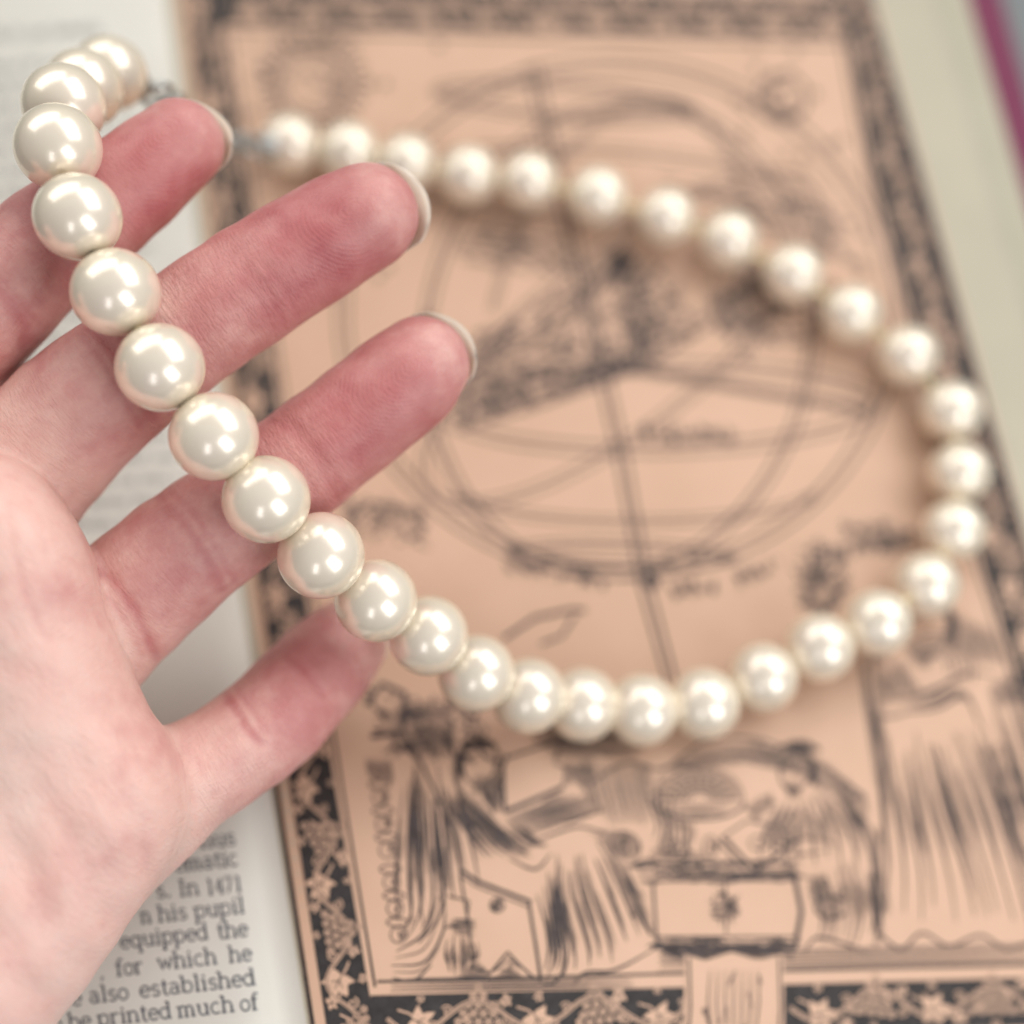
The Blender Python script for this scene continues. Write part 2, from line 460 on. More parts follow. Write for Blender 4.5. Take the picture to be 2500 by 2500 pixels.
def spline2(ctrl, n):
    C = [2 * np.array(ctrl[0], float) - np.array(ctrl[1], float)] + [np.array(c, float) for c in ctrl] + [2 * np.array(ctrl[-1], float) - np.array(ctrl[-2], float)]
    out = []
    for i in range(1, len(C) - 2):
        p0, p1, p2, p3 = C[i - 1:i + 3]
        for k in range(n):
            t = k / n; out.append(.5 * ((2 * p1) + (p2 - p0) * t + (2 * p0 - 5 * p1 + 4 * p2 - p3) * t ** 2 + (3 * p1 - p0 - 3 * p2 + p3) * t ** 3))
    out.append(C[-2]); return out
# --- line drawing: a generic sphere of rings over a study scene
def dbl(pts, w, gap):
    draw.stroke(pts, w)
    P = np.array(pts, float); t = np.gradient(P, axis=0); t /= (np.linalg.norm(t, axis=1)[:, None] + 1e-9)
    draw.stroke((P + np.stack([-t[:, 1], t[:, 0]], 1) * gap).tolist(), w)
dbl(ell(1165, 600, 530, 492, 0, 360, 8, 110), 4.6, 22)
dbl(ell(1168, 640, 372, 455, -30, 330, 10, 90), 4.6, 17)
dbl(ell(1168, 640, 250, 460, 180, 360, 12, 60), 3.5, 11)
dbl(ell(1245, 770, 418, 88, 0, 360, -1, 80), 4.2, 19)
dbl(ell(1175, 1046, 215, 26, 0, 360, 2, 50), 4, 13)
dbl(ell(1065, 190, 250, 36, 0, 360, 4, 50), 4, 12)
dbl([(1012, 120), (1100, 500), (1180, 850), (1225, 1100), (1280, 1300)], 6, 18)
dbl(ell(1120, 350, 400, 74, 0, 360, 3, 70), 3.6, 15)
dbl(ell(1175, 640, 470, 170, 0, 360, -38, 90), 3.6, 16)
dbl(ell(1200, 930, 340, 60, 0, 180, 0, 50), 3.4, 13)
draw.poly(ell(1229, 1098, 15, 15, n=14)[:-1])
def hatch(poly, n, ang, ln, w, jit=0.25):
    P = np.array(poly, float); x0, y0 = P.min(0); x1, y1 = P.max(0); c = 0; tries = 0
    while c < n and tries < n * 12:
        tries += 1
        x, y = random.uniform(x0, x1), random.uniform(y0, y1); ins = False; j = len(P) - 1
        for i in range(len(P)):
            if (P[i][1] > y) != (P[j][1] > y) and x < (P[j][0] - P[i][0]) * (y - P[i][1]) / (P[j][1] - P[i][1]) + P[i][0]: ins = not ins
            j = i
        if not ins: continue
        a = math.radians(ang) + random.gauss(0, jit); l = ln * random.uniform(0.5, 1.3)
        bx = random.uniform(-.15, .15)
        draw.stroke([(x - l / 2 * math.cos(a), y - l / 2 * math.sin(a)), (x + bx * l * math.sin(a), y - bx * l * math.cos(a)),
                     (x + l / 2 * math.cos(a), y + l / 2 * math.sin(a))], w * random.uniform(.7, 1.3), True, 12)
        c += 1
# belt with small figures, tilted across the rings
belt = [(865, 705), (1010, 655), (1180, 560), (1120, 470), (1215, 470), (1330, 610), (1240, 690), (1060, 745), (880, 800)]
hatch(belt, 420, -25, 24, 3.8, 0.9)
hatch([(860, 745), (1010, 712), (1190, 668), (1200, 700), (1040, 752), (866, 800)], 120, 65, 22, 3.6, 0.6)
hatch([(1135, 475), (1180, 470), (1260, 640), (1200, 665)], 110, -20, 26, 4.2, 0.6)
hatch([(1330, 560), (1480, 505), (1540, 560), (1380, 640)], 120, -20, 22, 4, 0.8)
hatch([(880, 640), (1040, 560), (1150, 470), (1180, 500), (1060, 610), (900, 690)], 90, -35, 30, 4.5, 0.5)
hatch([(1330, 520), (1500, 470), (1570, 560), (1560, 640), (1360, 660)], 120, 20, 26, 4.2, 0.9)
hatch([(870, 420), (1080, 450), (1090, 520), (880, 500)], 60, 12, 40, 3.6, 0.2)
dbl([(860, 812), (1000, 772), (1150, 720), (1300, 640), (1480, 520)], 5, -18)
dbl([(850, 700), (1000, 640), (1120, 560), (1180, 460)], 5, 14)
for k in range(4): draw.stroke([(880, 690 + 12 * k), (1200, 690 + 5 * k), (1640, 770 + 4 * k)], 2.6)
hatch([(1200, 806), (1388, 806), (1388, 834), (1200, 834)], 46, 80, 22, 4.2, 0.3)        # small unreadable captions
hatch([(950, 1052), (1140, 1090), (1140, 1112), (950, 1076)], 46, 80, 20, 4, 0.3)
hatch([(1260, 1100), (1350, 1100), (1350, 1122), (1260, 1122)], 26, 80, 20, 4, 0.3)
hatch([(1385, 1086), (1470, 1050), (1480, 1070), (1395, 1108)], 24, 60, 20, 4, 0.3)
# sun disc and moon disc in the upper corners, specks
draw.stroke(ell(592, 158, 66, 66), 5); draw.stroke(ell(592, 158, 52, 52), 3)
for k in range(34):
    a = k / 34 * 2 * math.pi
    draw.stroke([(592 + 72 * math.cos(a), 158 + 72 * math.sin(a)), (592 + 104 * math.cos(a + .06), 158 + 104 * math.sin(a + .06))], 6, True)
hatch(ell(592, 158, 40, 40), 9, 30, 18, 3, 1.5)
draw.stroke(ell(1475, 185, 46, 46), 6); draw.stroke(ell(1490, 178, 40, 42, 40, 280), 5); hatch(ell(1470, 190, 40, 40), 26, 50, 22, 3, 0.6)
for k in range(46):
    x, y = random.choice([(random.uniform(460, 860), random.uniform(80, 620)), (random.uniform(1380, 1640), random.uniform(80, 560))])
    if y < 520 and x > 1380: x = min(x, ri(y) - 40)
    for q in range(4):
        a = q * math.pi / 4; draw.stroke([(x - 9 * math.cos(a), y - 9 * math.sin(a)), (x + 9 * math.cos(a), y + 9 * math.sin(a))], 2.6, True)
hatch([(470, 60), (700, 60), (600, 330), (490, 330)], 50, 10, 40, 3, 0.3)
hatch([(1240, 330), (1560, 380), (1640, 520), (1500, 470)], 90, 15, 44, 3.4, 0.4)
# ribbons and scrolls left and right of the sphere foot
for (pts, w) in (([(655, 985), (700, 950), (760, 958), (800, 1000), (770, 1020)], 7), ([(950, 1205), (1010, 1165), (1080, 1150), (1105, 1152)], 8),
                 ([(1020, 1215), (1060, 1200), (1085, 1160)], 6), ([(690, 1330), (720, 1290), (765, 1310), (760, 1380), (700, 1390)], 9),
                 ([(760, 1380), (800, 1450), (850, 1560)], 6)):
    draw.stroke(pts, w)
hatch([(640, 930), (800, 960), (800, 1030), (660, 1010)], 60, 20, 26, 4, 0.9)
hatch(ell(1550, 1085, 50, 72), 110, 60, 26, 4.2, 1.2)
hatch([(1590, 990), (1720, 980), (1720, 1040), (1600, 1040)], 70, 20, 26, 4, 0.9)
hatch([(690, 1290), (900, 1330), (960, 1440), (720, 1420)], 150, 60, 24, 3.6, 0.9)
def curve(pts, w, taper=True): draw.stroke([tuple(p) for p in spline2(pts, 8)], w, taper)
def family(a, b_, n, w, shade=3, gap=6.0):         # engraved drapery: n folds between two guide curves, each with thinner shading lines beside it
    A_, B_ = np.array(a, float), np.array(b_, float); sd_ = np.sign((B_ - A_)[:, 0].sum()) or 1
    for k in range(n):
        t = min(1, max(0, (k + random.uniform(-.22, .22)) / max(1, n - 1))); P_ = np.array(spline2((A_ + (B_ - A_) * t).tolist(), 8))
        q0 = int(random.uniform(0, .2) * len(P_)); q1 = int(random.uniform(.8, 1) * len(P_)); Q = P_[q0:q1]
        if len(Q) < 5: continue
        draw.stroke(Q.tolist(), w * random.uniform(1.0, 1.5), True)
        for m_ in range(1, shade + 1):
            c0 = int(len(Q) * random.uniform(0, .35)); c1 = int(len(Q) * random.uniform(.55, 1 - .08 * m_))
            if c1 - c0 > 3: draw.stroke((Q[c0:c1] + np.array([sd_ * gap * m_, 0])).tolist(), w * .62, True)
def tone(poly, ang, gap, w=2.2):                    # even parallel hatching that fills an outline
    P = np.array(poly, float); c, sn = math.cos(math.radians(ang)), math.sin(math.radians(ang))
    R_ = np.stack([P[:, 0] * c + P[:, 1] * sn, -P[:, 0] * sn + P[:, 1] * c], 1)
    v = R_[:, 1].min() + gap * .5
    while v < R_[:, 1].max():
        xs = []
        for a, b_ in zip(R_, np.roll(R_, -1, 0)):
            if (a[1] > v) != (b_[1] > v): xs.append(a[0] + (b_[0] - a[0]) * (v - a[1]) / (b_[1] - a[1]))
        xs.sort()
        for x0, x1 in zip(xs[::2], xs[1::2]):
            x0 += random.uniform(0, 8); x1 -= random.uniform(0, 10)
            if x1 - x0 > 5: draw.stroke([(x0 * c - v * sn, x0 * sn + v * c), ((x0 + x1) / 2 * c - (v + random.uniform(-1, 1)) * sn, (x0 + x1) / 2 * sn + v * c), (x1 * c - v * sn, x1 * sn + v * c)], w * random.uniform(.9, 1.5), True)
        v += gap * random.uniform(.85, 1.15)
def head(x, y, r, face=1):                          # small profile head with hair or beard
    draw.stroke(ell(x, y, r * .72, r, 0, 360, 8), 3.4)
    for k in range(9): curve([(x - face * r * (.1 + .07 * k), y - r * (.95 - .03 * k)), (x - face * r * (.75 + .03 * k), y - r * .2), (x - face * r * (.62 + .05 * k), y + r * (.5 + .05 * k))], 2.8)
    curve([(x + face * r * .45, y - r * .15), (x + face * r * .78, y + r * .12), (x + face * r * .5, y + r * .25)], 3); draw.stroke([(x + face * r * .2, y - r * .2), (x + face * r * .5, y - r * .22)], 4)
    for k in range(6): curve([(x + face * r * (.5 - .13 * k), y + r * .5), (x + face * r * (.4 - .12 * k), y + r * .95), (x + face * r * (.2 - .08 * k), y + r * 1.35)], 2.6)
# landscape and hangings behind the table
curve([(1110, 1480), (1180, 1440), (1250, 1450), (1330, 1400), (1430, 1395), (1540, 1440), (1630, 1500)], 4, False)
tone([(1240, 1455), (1330, 1404), (1430, 1398), (1530, 1440), (1560, 1475), (1420, 1440), (1330, 1450)], 12, 5.5, 2.6)
tone([(1400, 1400), (1560, 1430), (1640, 1500), (1600, 1520), (1500, 1470)], -35, 6.5, 2.4)
tone([(1000, 1395), (1130, 1385), (1240, 1400), (1200, 1430), (1040, 1430)], 4, 6, 2.8)
for k in range(7): draw.stroke(ell(1320, 1508, 16 + 11 * k, 12 + 8 * k, 180, 360), 3)
for k in range(11): a_ = math.pi * (1 + k / 10); draw.stroke([(1320 + 20 * math.cos(a_), 1508 + 14 * math.sin(a_)), (1320 + 82 * math.cos(a_), 1508 + 60 * math.sin(a_))], 3.4, True)
draw.stroke(ell(1320, 1512, 84, 34, 0, 180), 5); tone([(1245, 1515), (1395, 1515), (1360, 1545), (1280, 1545)], 0, 6, 2.6)
family([(1240, 1420), (1225, 1500), (1240, 1560), (1220, 1600)], [(1290, 1540), (1300, 1570), (1295, 1590), (1300, 1612)], 6, 3.6, 2)
for (x, y, rw) in ((1170, 1590, 16), (1196, 1600, 12), (1262, 1596, 15), (1290, 1606, 10), (1340, 1598, 13)): draw.stroke(ell(x, y, rw, 20), 3); tone(ell(x + 3, y, rw * .6, 16), 80, 4, 2)
# a second seated figure behind the right end of the table
head(1500, 1452, 40, -1)
draw.stroke(ell(1505, 1418, 42, 14, 180, 360), 5); tone(ell(1508, 1412, 40, 16), 0, 4.5, 2.6)
family([(1480, 1505), (1450, 1550), (1430, 1600), (1440, 1630)], [(1560, 1490), (1610, 1540), (1640, 1600), (1645, 1660)], 9, 3.8, 3)
family([(1530, 1640), (1540, 1690), (1550, 1740), (1535, 1800)], [(1640, 1620), (1655, 1680), (1660, 1740), (1640, 1800)], 8, 4, 3)
curve([(1440, 1560), (1480, 1590), (1530, 1580), (1590, 1600)], 4); curve([(1450, 1590), (1500, 1612), (1560, 1606)], 4)
draw.stroke(ell(1568, 1712, 30, 20, 20, 330), 5); curve([(1515, 1800), (1540, 1770), (1590, 1780), (1640, 1800)], 6)
tone([(1520, 1660), (1560, 1640), (1570, 1690), (1530, 1720)], 60, 5.5, 2.4)
# open volume on the table
draw.stroke([(1362, 1580), (1425, 1642), (1500, 1590)], 6); draw.stroke([(1352, 1586), (1418, 1655), (1430, 1655)], 4); draw.stroke([(1362, 1580), (1410, 1548), (1470, 1560), (1500, 1590)], 3.4)
draw.stroke(ell(1432, 1590, 18, 13), 2.6); tone([(1365, 1585), (1420, 1640), (1428, 1648), (1372, 1578)], 45, 4, 2.2)
# the seated figure on the left: held panel, beard, robe folds, stool
head(905, 1438, 44, 1); tone([(870, 1398), (935, 1390), (945, 1410), (868, 1420)], 5, 4.5, 3)
draw.stroke([(948, 1440), (950, 1490), (952, 1532)], 7); draw.stroke([(950, 1432), (1060, 1396)], 5); draw.stroke([(952, 1532), (1062, 1486)], 8); draw.stroke([(1060, 1396), (1046, 1440), (1070, 1448), (1062, 1486)], 3.4)
tone([(900, 1490), (948, 1440), (950, 1530), (930, 1540)], 70, 5, 2.8)
tone([(950, 1545), (1062, 1496), (1120, 1500), (1150, 1530), (1000, 1575)], -20, 5.5, 3); tone([(1062, 1440), (1120, 1420), (1130, 1480), (1066, 1486)], 60, 6, 2.4)
family([(768, 1440), (748, 1560), (742, 1680), (752, 1780)], [(850, 1440), (880, 1560), (900, 1640), (905, 1700)], 7, 4.2, 2, 5)
family([(775, 1450), (770, 1600), (776, 1720), (745, 1790)], [(815, 1450), (835, 1600), (835, 1720), (760, 1815)], 4, 5, 3, 5)
family([(842, 1500), (860, 1540), (905, 1600), (935, 1630)], [(870, 1490), (900, 1530), (960, 1590), (1010, 1620)], 6, 4, 3)
family([(900, 1545), (925, 1580), (950, 1600), (990, 1610)], [(960, 1545), (990, 1570), (1020, 1590), (1050, 1592)], 5, 3.4, 2)
curve([(748, 1795), (800, 1760), (828, 1690)], 5); curve([(738, 1822), (800, 1815), (835, 1760), (840, 1700)], 5); curve([(740, 1845), (780, 1850), (815, 1820)], 5); curve([(745, 1808), (800, 1790), (830, 1730)], 2.6); curve([(742, 1834), (795, 1830), (832, 1785)], 2.6)
family([(846, 1762), (840, 1800), (846, 1820), (850, 1842)], [(890, 1770), (896, 1800), (890, 1820), (885, 1842)], 5, 3.4, 2, 4)
draw.stroke([(845, 1690), (885, 1700), (880, 1745), (840, 1750)], 3.6); tone([(845, 1735), (900, 1730), (900, 1765), (850, 1765)], 5, 5, 3)
draw.stroke([(868, 1640), (900, 1662), (1003, 1702)], 7); draw.stroke([(866, 1650), (898, 1672), (1000, 1712)], 3); draw.stroke([(868, 1650), (884, 1740), (893, 1826), (925, 1836), (945, 1812), (958, 1796), (975, 1815), (1010, 1848)], 4.4); draw.stroke([(998, 1705), (1012, 1790), (1020, 1848)], 6); draw.stroke([(932, 1832), (950, 1818), (960, 1808), (980, 1826)], 3)
tone(ell(938, 1708, 13, 13), 30, 3.6, 3.4); draw.stroke(ell(938, 1708, 13, 13), 3); tone([(930, 1846), (960, 1812), (1000, 1848)], 3, 5, 2.8)
family([(1012, 1690), (1030, 1750), (1034, 1800), (1020, 1846)], [(1052, 1600), (1052, 1700), (1070, 1800), (1060, 1850)], 5, 4.2, 3, 5)
family([(1060, 1605), (1058, 1700), (1085, 1800), (1080, 1850)], [(1130, 1570), (1175, 1640), (1215, 1730), (1245, 1790)], 7, 4.2, 2, 5.5)
curve([(1015, 1850), (1040, 1858), (1062, 1832), (1070, 1790)], 5); curve([(1080, 1860), (1105, 1835), (1160, 1830), (1240, 1788)], 6)
curve([(1000, 1590), (1040, 1575), (1090, 1560), (1140, 1570)], 5); curve([(960, 1620), (1010, 1640), (1040, 1610)], 5)
tone([(1165, 1620), (1215, 1690), (1245, 1785), (1190, 1730)], 62, 6, 2.6)
tone([(735, 1848), (1000, 1840), (1200, 1846), (1200, 1866), (735, 1874)], -1, 6, 2.4)
for y in (1480, 1530, 1580, 1640, 1690, 1740): draw.stroke(ell(716 + (y - 1480) * .13, y, 20, 8), 3); draw.stroke(ell(716 + (y - 1465) * .13, y + 24, 15, 15), 2.6); tone(ell(722 + (y - 1465) * .13, y + 24, 9, 13), 80, 4, 2)
tone([(690, 1430), (735, 1430), (745, 1480), (700, 1480)], 80, 6, 2.6)
# table
draw.stroke([(1196, 1632), (1340, 1628), (1500, 1628)], 7); draw.stroke([(1205, 1648), (1500, 1645)], 4)
draw.stroke([(1215, 1662), (1500, 1660)], 4); draw.stroke([(1232, 1668), (1238, 1760), (1245, 1790)], 5); draw.stroke([(1497, 1640), (1512, 1720), (1500, 1790)], 9)
draw.stroke([(1235, 1768), (1500, 1768)], 4); draw.stroke([(1230, 1786), (1360, 1790), (1500, 1788)], 9)
hatch([(1200, 1630), (1505, 1630), (1500, 1662), (1215, 1662)], 60, 0, 70, 3, 0.05); hatch([(1240, 1772), (1500, 1772), (1500, 1800), (1240, 1800)], 70, 0, 50, 3.4, 0.08)
hatch(ell(1368, 1712, 26, 30), 40, 60, 18, 3.6, 1.2); draw.stroke([(1368, 1670), (1370, 1760)], 4)
# background hatching round the figures
tone([(1085, 1440), (1230, 1430), (1225, 1560), (1150, 1560), (1100, 1500)], 75, 6.5, 2.6); tone([(1100, 1560), (1210, 1570), (1195, 1625), (1150, 1610)], 20, 6, 2.6)
tone([(720, 1340), (860, 1310), (860, 1400), (735, 1430)], -12, 7, 2.4); tone([(1000, 1370), (1100, 1372), (1180, 1390), (1080, 1412), (1000, 1400)], 2, 5.5, 3)
tone([(1400, 1520), (1450, 1490), (1470, 1520), (1430, 1560)], 70, 5.5, 2.6); tone([(1560, 1455), (1640, 1505), (1640, 1600), (1600, 1540)], 62, 6.5, 2.6)
tone([(1640, 1560), (1662, 1560), (1668, 1780), (1650, 1790)], 85, 5, 2.6); tone([(1245, 1790), (1500, 1792), (1510, 1815), (1240, 1820)], 0, 5, 3)
tone([(1640, 1190), (1700, 1180), (1690, 1240), (1650, 1280)], 80, 6, 2.6); tone([(1800, 1150), (1880, 1190), (1900, 1260), (1820, 1250)], 80, 6.5, 2.6)
tone([(1230, 1600), (1330, 1605), (1350, 1625), (1215, 1625)], 0, 5.5, 2.6); tone([(900, 1810), (935, 1845), (890, 1850), (850, 1848)], 0, 5, 2.6)
# the large robed figure on the right
family([(1648, 1340), (1660, 1500), (1672, 1640), (1660, 1765)], [(1760, 1370), (1800, 1520), (1850, 1660), (1880, 1770)], 7, 4.6, 2, 5.5)
family([(1770, 1370), (1815, 1500), (1860, 1640), (1895, 1770)], [(1840, 1360), (1890, 1480), (1940, 1640), (1975, 1770)], 4, 5, 2, 5.5)
family([(1850, 1330), (1880, 1450), (1920, 1600), (1990, 1760)], [(1930, 1260), (1990, 1420), (2040, 1600), (2080, 1730)], 6, 4.4, 2)
family([(1615, 1180), (1630, 1320), (1648, 1450), (1655, 1540)], [(1640, 1180), (1655, 1320), (1672, 1450), (1684, 1560)], 3, 3.6, 1)
curve([(1690, 1320), (1760, 1300), (1830, 1270), (1880, 1275)], 5); curve([(1700, 1345), (1770, 1335), (1820, 1310), (1850, 1370)], 7); curve([(1640, 1345), (1680, 1352), (1720, 1340)], 5)
family([(1690, 1322), (1740, 1312), (1790, 1290), (1830, 1278)], [(1705, 1346), (1765, 1338), (1805, 1318), (1845, 1330)], 4, 3.2, 1)
head(1745, 1180, 60, -1)
for k in range(5): draw.stroke(ell(1765, 1262, 22 + 13 * k, 26 + 10 * k, 180 + 8 * k, 360, 20), 3.4)
tone([(1650, 1270), (1700, 1240), (1740, 1310), (1670, 1335)], 65, 6, 2.6); tone([(1860, 1290), (1940, 1250), (1960, 1330), (1880, 1340)], 60, 6.5, 2.8)
tone([(1900, 1600), (2100, 1560), (2100, 1700), (1930, 1720)], 4, 9, 2.6); tone([(1830, 1400), (1900, 1400), (1960, 1560), (1890, 1560)], 68, 7, 2.2)
curve([(1655, 1760), (1700, 1790), (1740, 1760), (1790, 1785), (1850, 1765), (1900, 1790), (1960, 1770)], 5, False)
tone([(1240, 1800), (1660, 1785), (2060, 1775), (2060, 1822), (1240, 1834)], -1.5, 7, 2.4)
tone([(760, 1400), (860, 1350), (865, 1420), (780, 1440)], 60, 6.5, 2.4)

dark.build('border_ink', MAT_INK, pic); light.build('vine_ornament', MAT_LIGHT, pic)
over.build('ornament_detail', MAT_LINE, pic); draw.build('line_drawing', MAT_LINE, pic)

# ------------------------------------------------------------------ text of the left page
def _arc(cx, cy, rx_, ry_, a0, a1, n=10):
    return [(cx + rx_ * math.cos(math.radians(a0 + (a1 - a0) * i / n)), cy + ry_ * math.sin(math.radians(a0 + (a1 - a0) * i / n))) for i in range(n + 1)]
def _stem(x, y0, y1, foot=True, flag=True):
    o = [[(x, y0), (x, y1)]]
    if foot: o.append([(x - .17, y0 + .03), (x + .17, y0 + .03)])
    if flag: o.append([(x - .2, y1 - .06), (x, y1 - .02)])
    return o
GL = {
 'a': (.85, [_arc(.36, .28, .27, .27, 20, 340), _arc(.36, .68, .27, .29, 150, 0), [(.63, .68), (.63, .05), (.78, .03)]]),
 'b': (.9, _stem(.16, 0, 1.5, False) + [_arc(.46, .49, .33, .48, 0, 360, 16)]),
 'c': (.8, [_arc(.44, .49, .33, .48, 50, 315, 14)]),
 'd': (.9, _stem(.7, 0, 1.5, False) + [_arc(.4, .49, .33, .48, 0, 360, 16), [(.7, .03), (.86, .03)]]),
 'e': (.82, [_arc(.43, .49, .34, .48, 5, 318, 16), [(.1, .53), (.77, .53)]]),
 'f': (.62, [[(.26, 0), (.26, 1.2)], _arc(.46, 1.2, .2, .27, 180, 40), [(.05, .98), (.52, .98)], [(.08, .03), (.46, .03)]]),
 'h': (.95, _stem(.18, 0, 1.5) + [_arc(.46, .62, .28, .35, 180, 0), [(.74, .62), (.74, 0)], [(.58, .03), (.92, .03)]]),
 'i': (.5, _stem(.25, 0, .97) + [_arc(.24, 1.3, .05, .05, 0, 360, 6)]),
 'l': (.5, _stem(.25, 0, 1.5)),
 'm': (1.35, _stem(.18, 0, .97) + [_arc(.4, .65, .23, .31, 170, 0), [(.63, .65), (.63, 0)], _arc(.86, .65, .23, .31, 170, 0), [(1.09, .65), (1.09, 0)], [(.5, .03), (.77, .03)], [(.96, .03), (1.26, .03)]]),
 'n': (.95, _stem(.18, 0, .97) + [_arc(.46, .62, .28, .35, 175, 0), [(.74, .62), (.74, 0)], [(.58, .03), (.92, .03)]]),
 'o': (.85, [_arc(.42, .49, .33, .48, 0, 360, 16)]),
 'p': (.92, _stem(.18, -.5, .97) + [_arc(.48, .49, .33, .48, 0, 360, 16)]),
 'q': (.92, _stem(.72, -.5, .97, True, False) + [_arc(.42, .49, .33, .48, 0, 360, 16)]),
 'r': (.72, _stem(.2, 0, .97) + [_arc(.45, .66, .22, .3, 170, 40)]),
 's': (.7, [_arc(.35, .73, .22, .24, 20, 270), _arc(.35, .25, .24, .25, 90, -160)]),
 't': (.58, [[(.26, 1.32), (.26, .2)], _arc(.42, .2, .16, .19, 180, 320), [(.06, .96), (.5, .96)]]),
 'u': (.95, [[(.2, .97), (.2, .35)], _arc(.46, .35, .26, .34, 180, 350), [(.74, .97), (.74, 0)], [(.03, .94), (.2, .94)], [(.56, .94), (.74, .94)], [(.74, .03), (.9, .03)]]),
 'w': (1.2, [[(.12, .95), (.38, .02), (.6, .9), (.84, .02), (1.08, .95)], [(0, .95), (.26, .95)], [(.94, .95), (1.2, .95)]]),
 'I': (.6, _stem(.3, 0, 1.45, True, False) + [[(.12, 1.42), (.48, 1.42)]]),
 '1': (.7, _stem(.35, 0, 1.4)), '4': (.8, [[(.55, 0), (.55, 1.4), (.08, .42), (.75, .42)], [(.4, .03), (.7, .03)]]),
 '7': (.8, [[(.1, 1.15), (.1, 1.37), (.6, 1.37), (.28, 0)]]),
 ',': (.4, [[(.2, .12), (.2, 0), (.1, -.2)]]), '.': (.4, [_arc(.2, .06, .06, .06, 0, 360, 6)]),
}
def word_strokes(ink, word, x0, x1, base, xh, slope, lean=0.12):
    tot = sum(GL[ch][0] for ch in word); sx = (x1 - x0) / tot; x = x0
    for ch in word:
        w, strokes = GL[ch]
        for s_ in strokes:
            pts = []
            for (u, v) in s_:
                X = x + u * sx + lean * v * xh * -1.0; pts.append((X, base + slope * (X - x0) - v * xh))
            ink.stroke(pts, 4.6 if len(s_) == 2 and abs(s_[0][0] - s_[1][0]) < .01 else 3.4, False, 6)
        x += w * sx
# measured on a 2.841x enlargement of the photograph's lower left corner (origin 0,1950)
z2d = lambda x, y: (x / 2.841 / D2T, (1950 + y / 2.841) / D2T)
LINES = [[('nus', 1395, 1640, 345)], [('ematic', 1215, 1660, 510)], [('s.', 1085, 1190, 690), ('In', 1240, 1390, 680), ('1471', 1435, 1690, 670)],
         [('n', 980, 1055, 868), ('his', 1100, 1305, 856), ('pupil', 1350, 1705, 830)],
         [('equipped', 835, 1450, 1042), ('the', 1510, 1728, 974)],
         [(',', 690, 735, 1245), ('for', 805, 1000, 1232), ('which', 1095, 1512, 1190), ('he', 1592, 1755, 1138)],
         [('e', 500, 575, 1440), ('also', 622, 900, 1420), ('established', 970, 1778, 1380)],
         [('o', 370, 440, 1618), ('be', 480, 640, 1602), ('printed', 680, 1195, 1578), ('much', 1235, 1632, 1520), ('of', 1668, 1800, 1476)]]
for L in LINES:
    ink = Ink(0.07)
    for (wd, a, b_, yb) in L:
        x0, y0 = z2d(a, yb); x1, _ = z2d(b_, yb)
        word_strokes(ink, wd, x0, x1, y0, 21.5, -0.112)
    ink.build('text_line', MAT_TEXT, txt)
# further lines, too blurred in the photograph to be read: rows of short strokes
def grey_line(y, xh, xa, xb):
    ink = Ink(0.07); x = xa
    while x < xb:
        wl = random.randint(2, 9)
        for _ in range(wl):
            if x > xb: break
            yy = y - 0.06 * (x - xa)
            tall = random.random() < .3
            ink.stroke([(x, yy), (x - 1, yy - xh * (1.5 if tall else 1))], 2.4, False, 30)
            ink.stroke([(x, yy - xh * random.choice((0.05, .5, .95))), (x + 8, yy - xh * random.choice((0.05, .5, .95)))], 2.0, False, 30)
            x += 10.5
        x += 11
    ink.build('text_line', MAT_TEXT, txt)
y = 66.0
while y < 1010:
    right_edge = interp(LX, y) - 92 - (random.uniform(0, 90) if random.random() < .2 else 0)
    grey_line(y + 12, 17 if y < 80 else 13.5, -40 - 0.1 * y, right_edge - (40 if y < 80 else 0)); y += 40 if y > 80 else 58

# ------------------------------------------------------------------ pearl necklace
PX = [(266, 180), (203, 217), (156, 258), (142, 360), (190, 530), (282, 714), (391, 897), (522.5, 1065.6), (650, 1219),
      (784, 1356), (918, 1466), (1046, 1551), (1163, 1643), (1291, 1698), (1422, 1720), (1567, 1733), (1718, 1718), (1863, 1653),
      (2001, 1580), (2142, 1520), (2260, 1429), (2327, 1296), (2341, 1155), (2322, 1004), (2215, 869), (2077, 767), (1935, 670),
      (1779, 588), (1625, 531), (1459, 481), (1291, 444), (1144, 429), (994, 400), (852, 372), (709, 353)]
ZG = {0: 216.5, 1: 206, 2: 195.5, 3: 186, 4: 181, 5: 180.5, 6: 179.5, 7: 180.5, 8: 183}
centers = []
for i, (px, py) in enumerate(PX):
    page_c = on_page(px, py, R_PEARL); pz = (page_c @ R_CW + ORIG)[2]
    if i in ZG: Z = ZG[i]
    else:
        prev = centers[-1]; Zp = prev[2]
        lo = Zp
        for Zt in np.linspace(Zp, Zp + 12, 240):
            if np.linalg.norm(cam_pt(px, py, Zt) - prev) >= 11.76: lo = Zt; break
        else: lo = Zp
        Z = min(lo, pz) if i < 20 else pz
        if i < 20 and Z >= pz - 0.5: Z = pz
    centers.append(cam_pt(px, py, Z))
centers = np.array(centers)
# neighbours may touch but not sink into one another
for _ in range(60):
    for i in range(17, len(centers) - 1):
        d = centers[i + 1] - centers[i]; l = np.linalg.norm(d)
        if l < 11.75:
            c_ = d / l * (11.75 - l) * 0.5
            if i > 17: centers[i] -= c_
            centers[i + 1] += c_
for i in range(16, len(centers)):                 # keep the lying ones on the page, not in it
    w = c2w(centers[i]); hgt = float(page_h(w[0], w[1])) + R_PEARL
    if w[2] < hgt or i > 19:
        w[2] = hgt; centers[i] = w @ R_CW + ORIG
PW = c2w(centers)

neck = empty('pearl_necklace', (PW[18][0], PW[18][1], 0))
tag(neck, 'cream pearl necklace draped over the fingers and looped on the book', 'necklace')

